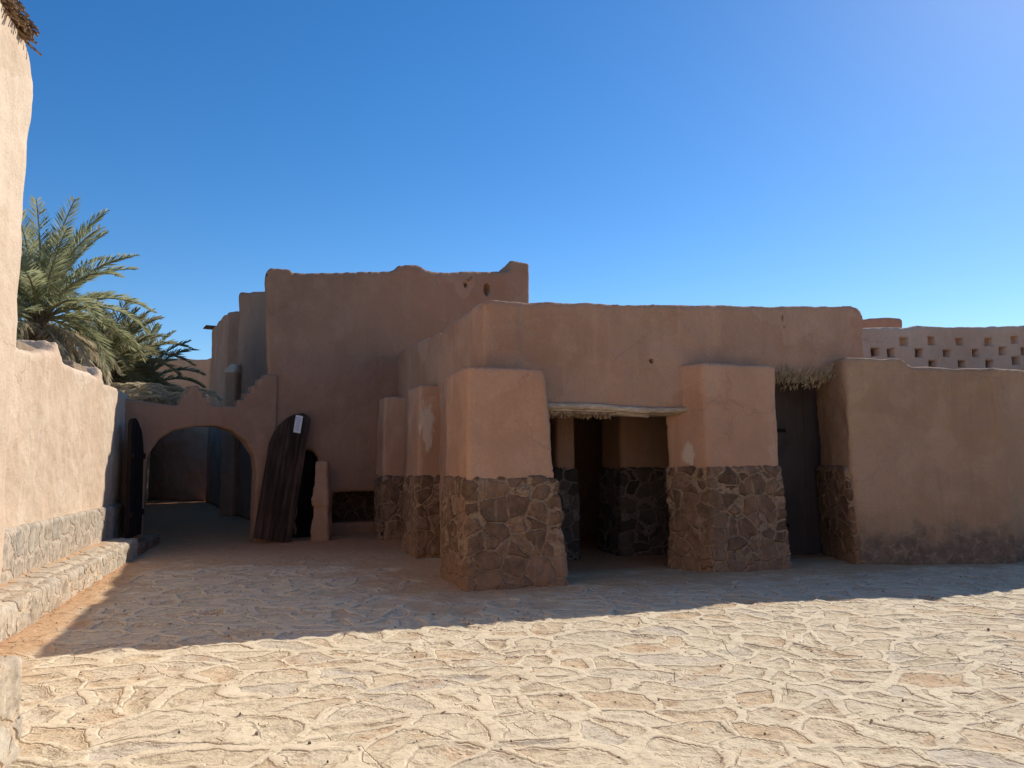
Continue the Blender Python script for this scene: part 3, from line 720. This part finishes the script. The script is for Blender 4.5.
# ------------------------------------------------------------------ lattice wall
lO = Vector((6.2, 14.6)); lU = Vector((.985, .17)).normalized(); lN = Vector((-lU.y, lU.x))
lt_top = tp([(858, 329), (866, 328), (885, 327.5), (910, 328.5), (918, 326.5), (960, 327), (1000, 327), (1024, 326)], lO, lU)
holes = [(903, 342), (931, 341), (959, 342), (988, 342), (1014, 340), (918, 353), (946, 353.5), (975, 353), (1002, 351), (932, 364), (961, 364), (989, 364), (1015, 361), (875, 352), (890, 353)]
lw2 = empty('lattice_wall', (lO.x, lO.y, 0), 'grey pink parapet pierced with staggered rows of small square holes, beyond the right wall', 'wall')
S = Solid()
z0 = 3.0
S.prof(lO, lU, [(lt_top[0][0], z0)]+lt_top+[(lt_top[-1][0]+4, 4.15), (lt_top[-1][0]+4, z0)], lN, .3)
cuts = []
hs = [PL(px, py, lO, lU) for px, py in holes]
# continue the pattern past the frame
hs += [(hs[4][0]+.5*(i+1), hs[4][1]) for i in range(5)]+[(hs[8][0]+.5*(i+1), hs[8][1]) for i in range(5)]+[(hs[12][0]+.5*(i+1), hs[12][1]) for i in range(5)]
rnd = random.Random(2)
bmc = bmesh.new()
for s_, z_ in hs:
    g = bmesh.ops.create_cube(bmc, size=1)['verts']; w_ = rnd.uniform(.165, .20); h_ = rnd.uniform(.16, .195); q = lO+lU*s_
    rot = rnd.uniform(-.06, .06)
    m = Matrix(((lU.x*w_, lN.x*.9, -lU.x*rot*h_, q.x), (lU.y*w_, lN.y*.9, -lU.y*rot*h_, q.y), (w_*rot, 0, h_, z_), (0, 0, 0, 1)))
    bmesh.ops.transform(bmc, matrix=m, verts=g)
S.build('wall', M['plaster_lattice'], lw2, vox=.04, smooth=3, wob=.06, wsize=.7, cut=[bmc])
S = Solid(); S.prof(lO+lN*.42, lU, [(lt_top[0][0], z0-3), (lt_top[0][0], 3.95), (lt_top[-1][0]+4, 3.95), (lt_top[-1][0]+4, z0-3)], lN, .3)
S.build('backing_wall', M['plaster_red'], lw2, vox=.07, wob=.04)  # red tint stands in for warm light bounced inside the holes
S = Solid(); S.prof(lO, lU, [(lt_top[0][0], 0), (lt_top[0][0], z0+.02), (lt_top[-1][0]+4, z0+.02), (lt_top[-1][0]+4, 0)], lN, .4)
S.build('lower_wall', M['plaster_lattice'], lw2, vox=.07, wob=.04)
bO = Vector((8.9, 20)); 
bt_ = tp([(866, 319), (876, 318), (893, 317), (902, 319), (904, 329)], bO, Vector((1, 0)))
S = Solid(); S.prof(bO, (1, 0), [(bt_[0][0]-.6, 0), (bt_[0][0]-.6, bt_[0][1])]+bt_[:4]+[(bt_[3][0]+.08, 0)], (0, 1), 1.5)
tag(S.build('roof_turret', M['plaster'], None, vox=.05, wob=.06), 'small flat brown roof block peeking between the flat roof and the lattice wall', 'building')

# ------------------------------------------------------------------ palms
def frond(b, rb_, o, az, el, L, droop, rnd, leaf_l=.42, dens=62, w=.013, limp=0.):
    n = 12; pts = [Vector(o)]; a = el; hz = Vector((math.cos(az), math.sin(az), 0)); tw_ = rnd.uniform(-.35, .35)
    for i in range(n):
        t = (i+1)/n; a = el-droop*t**1.5
        sd_ = Vector((-hz.y, hz.x, 0))
        pts.append(pts[-1]+(hz*math.cos(a)+Vector((0, 0, math.sin(a)))+sd_*.10*tw_*t)*L/n)
    rb_.tube(pts, [.028*(1-.85*i/n)+.003 for i in range(n+1)], 4)
    for i in range(dens):
        t = .16+.84*i/dens; q = t*n; j = min(int(q), n-1); p = pts[j].lerp(pts[j+1], q-j)
        tn = (pts[j+1]-pts[j]).normalized(); sd_ = tn.cross(Vector((0, 0, 1)))
        if sd_.length < .05: sd_ = Vector((-hz.y, hz.x, 0))
        sd_.normalize(); up = sd_.cross(tn).normalized()
        l_ = leaf_l*(math.sin(math.pi*min(1, .15+t*.80))**.6)*rnd.uniform(.82, 1.12)
        for sg in (-1, 1):
            if rnd.random() < .06: continue
            fw = .55+.75*t+rnd.uniform(-.12, .12)
            dr = (tn*fw+sd_*sg*rnd.uniform(.75, 1.0)+up*rnd.uniform(.0, .42)-Vector((0, 0, limp*rnd.uniform(.4, 1.2)))).normalized()
            m_ = p+dr*l_*.55; tip_ = p+dr*l_-Vector((0, 0, .06*l_+.18*limp*l_))
            s_ = dr.cross(up).normalized() if rnd.random() < .5 else up
            i0 = len(b.v); b.v += [p-s_*w*.4, p+s_*w*.4, m_+s_*w, tip_, m_-s_*w]; b.f.append([i0, i0+1, i0+2, i0+3, i0+4])
def palm(o, trunk_z, label, L, n, mat, seed, lean=(0, 0), dry=14, young=.2):
    rnd = random.Random(seed); base = Vector(o)
    pe = empty('palm_tree', base, label, 'palm tree', 'palms behind the left wall')
    top_ = base+Vector((lean[0], lean[1], trunk_z))
    tb_ = MB(); pts = []; rr = []
    for i in range(26):
        t = i/25; pts.append(base.lerp(top_, t)+Vector((.03*math.sin(5*t), .0, 0))); rr.append((.21-.03*t)*(1.+.12*(i % 2)))
    tb_.tube(pts, rr, 12)
    for i in range(140):        # old leaf bases
        t = rnd.uniform(.35, 1.); a = rnd.uniform(0, 2*math.pi); c_ = base.lerp(top_, t); dr = Vector((math.cos(a), math.sin(a), 0))
        tb_.tube([c_+dr*.16, c_+dr*.24+Vector((0, 0, .07)), c_+dr*(.27+.1*t)+Vector((0, 0, .2))], [.045, .03, .012], 5)
    tb_.build('trunk', M['trunk'], pe)
    lv, rb_ = MB(), MB()
    for i in range(n):
        t = (i+.5)/n; az = i*2.39996+rnd.uniform(-.2, .2); el = R(86-84*t**1.25)+rnd.uniform(-.1, .1)
        frond(lv, rb_, top_+Vector((math.cos(az), math.sin(az), 0))*.08, az, el, L*rnd.uniform(.85, 1.08), R(22+55*t)+rnd.uniform(0, .35), rnd)
    cr = lv.build('crown', mat, pe); rb_.build('rib', M['rachis'], cr)
    lv, rb_ = MB(), MB()
    for i in range(dry):
        az = rnd.uniform(0, 2*math.pi)
        frond(lv, rb_, top_-Vector((0, 0, .15)), az, R(rnd.uniform(-45, 5)), L*rnd.uniform(.55, .85), R(rnd.uniform(45, 80)), rnd, .36, 40, .014, .9)
    dr_ = lv.build('dead_fronds', M['palm_dry'], pe); rb_.build('rib', M['palm_dry'], dr_)
def at(px, py, Yd):
    r = ray(px, py); t = Yd/r.y; return Vector((r.x*t, Yd, CAMZ+r.z*t))
p = at(40, 318, 15.0); palm((p.x, p.y, 0), p.z, 'largest dark green palm with tall upright fronds beside the near tall wall', 2.35, 48, M['palm_green'], 11, dry=34)
p = at(104, 372, 18.0); palm((p.x, p.y, 0), p.z, 'olive yellow palm in the middle, its fronds lit by the sun', 1.9, 44, M['palm_olive'], 23, dry=50)
p = at(134, 390, 20.0); palm((p.x, p.y, 0), p.z, 'lowest palm with stiff blue green fronds, nearest the reddish ruined wall', 1.9, 32, M['palm_green'], 35, dry=20)
# tangle of dead fronds lying over the wall corner
lv, rb_ = MB(), MB(); rnd = random.Random(77)
for i in range(75):
    p = at(rnd.uniform(60, 185), rnd.uniform(392, 404), rnd.uniform(15.2, 16.6))
    frond(lv, rb_, p, rnd.uniform(-.6, 3.6), R(rnd.uniform(5, 40)), rnd.uniform(.6, 1.3), R(rnd.uniform(40, 95)), rnd, .28, 24, .009, .7)
dt = lv.build('dead_frond_heap', M['palm_dry']); rb_.build('rib', M['palm_dry'], dt)
tag(dt, 'tangled heap of dry grey palm fronds showing over the wall left of the merlons', 'dry fronds')
# pebbles on the paving
b = MB(); rnd = random.Random(9)
for i in range(110):
    y = rnd.uniform(3.4, 11); x = rnd.uniform(-.6*y, .68*y)
    r_ = rnd.uniform(.004, .010)*(1+(rnd.random() < .05)*.8)
    i0 = len(b.v); ph = rnd.uniform(0, 6)
    for q in range(6): b.v.append(Vector((x+r_*math.cos(ph+q*1.05)*rnd.uniform(.8, 1.3), y+r_*math.sin(ph+q*1.05), .0)))
    for q in range(6): b.v.append(Vector((x+.6*r_*math.cos(ph+q*1.05), y+.6*r_*math.sin(ph+q*1.05), r_*1.1+.004)))
    for q in range(6): b.f.append([i0+q, i0+(q+1) % 6, i0+6+(q+1) % 6, i0+6+q])
    b.f.append([i0+6+q for q in range(6)])
tag(b.build('pebbles', M['pebble']), 'small loose pebbles scattered over the sunlit paving', 'pebbles', kind='stuff')

# unseen walls added on the near and right sides to bounce warm light
S = Solid(); S.foot([(-9, -9), (14, -11), (14.2, -10.4), (-8.8, -8.4)], 0, 5.2)
tag(S.build('rear_bounce_wall', M['plaster_pale'], None, vox=.12, wob=.1), 'pale sunlit earth wall added on the near side to bounce warm light, out of frame', 'wall')
S = Solid(); S.foot([(13.6, -10), (14.2, -10), (15.2, 9), (14.6, 9)], 0, 2.6)  # unseen, added for warm bounce from the right
tag(S.build('side_bounce_wall', M['plaster_pale'], None, vox=.12, wob=.1), 'low earth wall added along the right side to bounce warm light, out of frame', 'wall')
b = MB(); rnd = random.Random(21)
for i in range(420):
    t = rnd.random()
    if t < .4: q = BL0+BLd*rnd.uniform(-1, 6)-nb*abs(rnd.gauss(0, .18))
    elif t < .8: q = P1_+e*rnd.uniform(-.2, 7)-d*abs(rnd.gauss(.1, .35))
    else: q = Vector((rnd.uniform(-3.5, 5), rnd.uniform(4, 9)))
    a = rnd.uniform(0, 6.28); l_ = rnd.uniform(.02, .08)
    b.tube([(q.x, q.y, .012), (q.x+l_*math.cos(a), q.y+l_*math.sin(a), .014+rnd.uniform(0, .012))], .0022, 3)
tag(b.build('straw_litter', M['straw']), 'bits of straw blown along the wall feet and over the paving', 'straw', kind='stuff')
# ------------------------------------------------------------------ light
AZ, EL = R(42), R(35.5)
sv = Vector((math.sin(AZ)*math.cos(EL), math.cos(AZ)*math.cos(EL), math.sin(EL)))
sl = bpy.data.lights.new('sun', 'SUN'); sl.energy = 5.0; sl.angle = R(.55); sl.color = (1, .97, .91)
so = bpy.data.objects.new('sun', sl); col.objects.link(so); so.rotation_euler = sv.to_track_quat('Z', 'Y').to_euler(); so.location = (8, 10, 20)
w = bpy.data.worlds.new("World"); sc.world = w; w.use_nodes = True
nt = w.node_tree; bg = nt.nodes["Background"]
sky = nt.nodes.new("ShaderNodeTexSky"); sky.sky_type = 'NISHITA'; sky.sun_disc = False
sky.sun_elevation = EL; sky.sun_rotation = AZ; sky.air_density = 1.0; sky.dust_density = .25; sky.ozone_density = 2.6; sky.altitude = 900
hs_ = nt.nodes.new("ShaderNodeHueSaturation"); hs_.inputs["Saturation"].default_value = 1.33; hs_.inputs["Value"].default_value = 1.30; hs_.inputs["Hue"].default_value = .503
nt.links.new(sky.outputs[0], hs_.inputs["Color"]); nt.links.new(hs_.outputs[0], bg.inputs["Color"])
bg.inputs["Strength"].default_value = .11
sc.view_settings.view_transform = 'Standard'; sc.view_settings.look = 'None'; sc.view_settings.exposure = 0; sc.view_settings.gamma = 1
sc.render.engine = 'CYCLES'
sc.cycles.max_bounces = 4; sc.cycles.diffuse_bounces = 3

for o in list(col.objects):
    if o.parent is None and o.type in ('MESH', 'EMPTY') and 'kind' not in o: o['kind'] = 'thing'
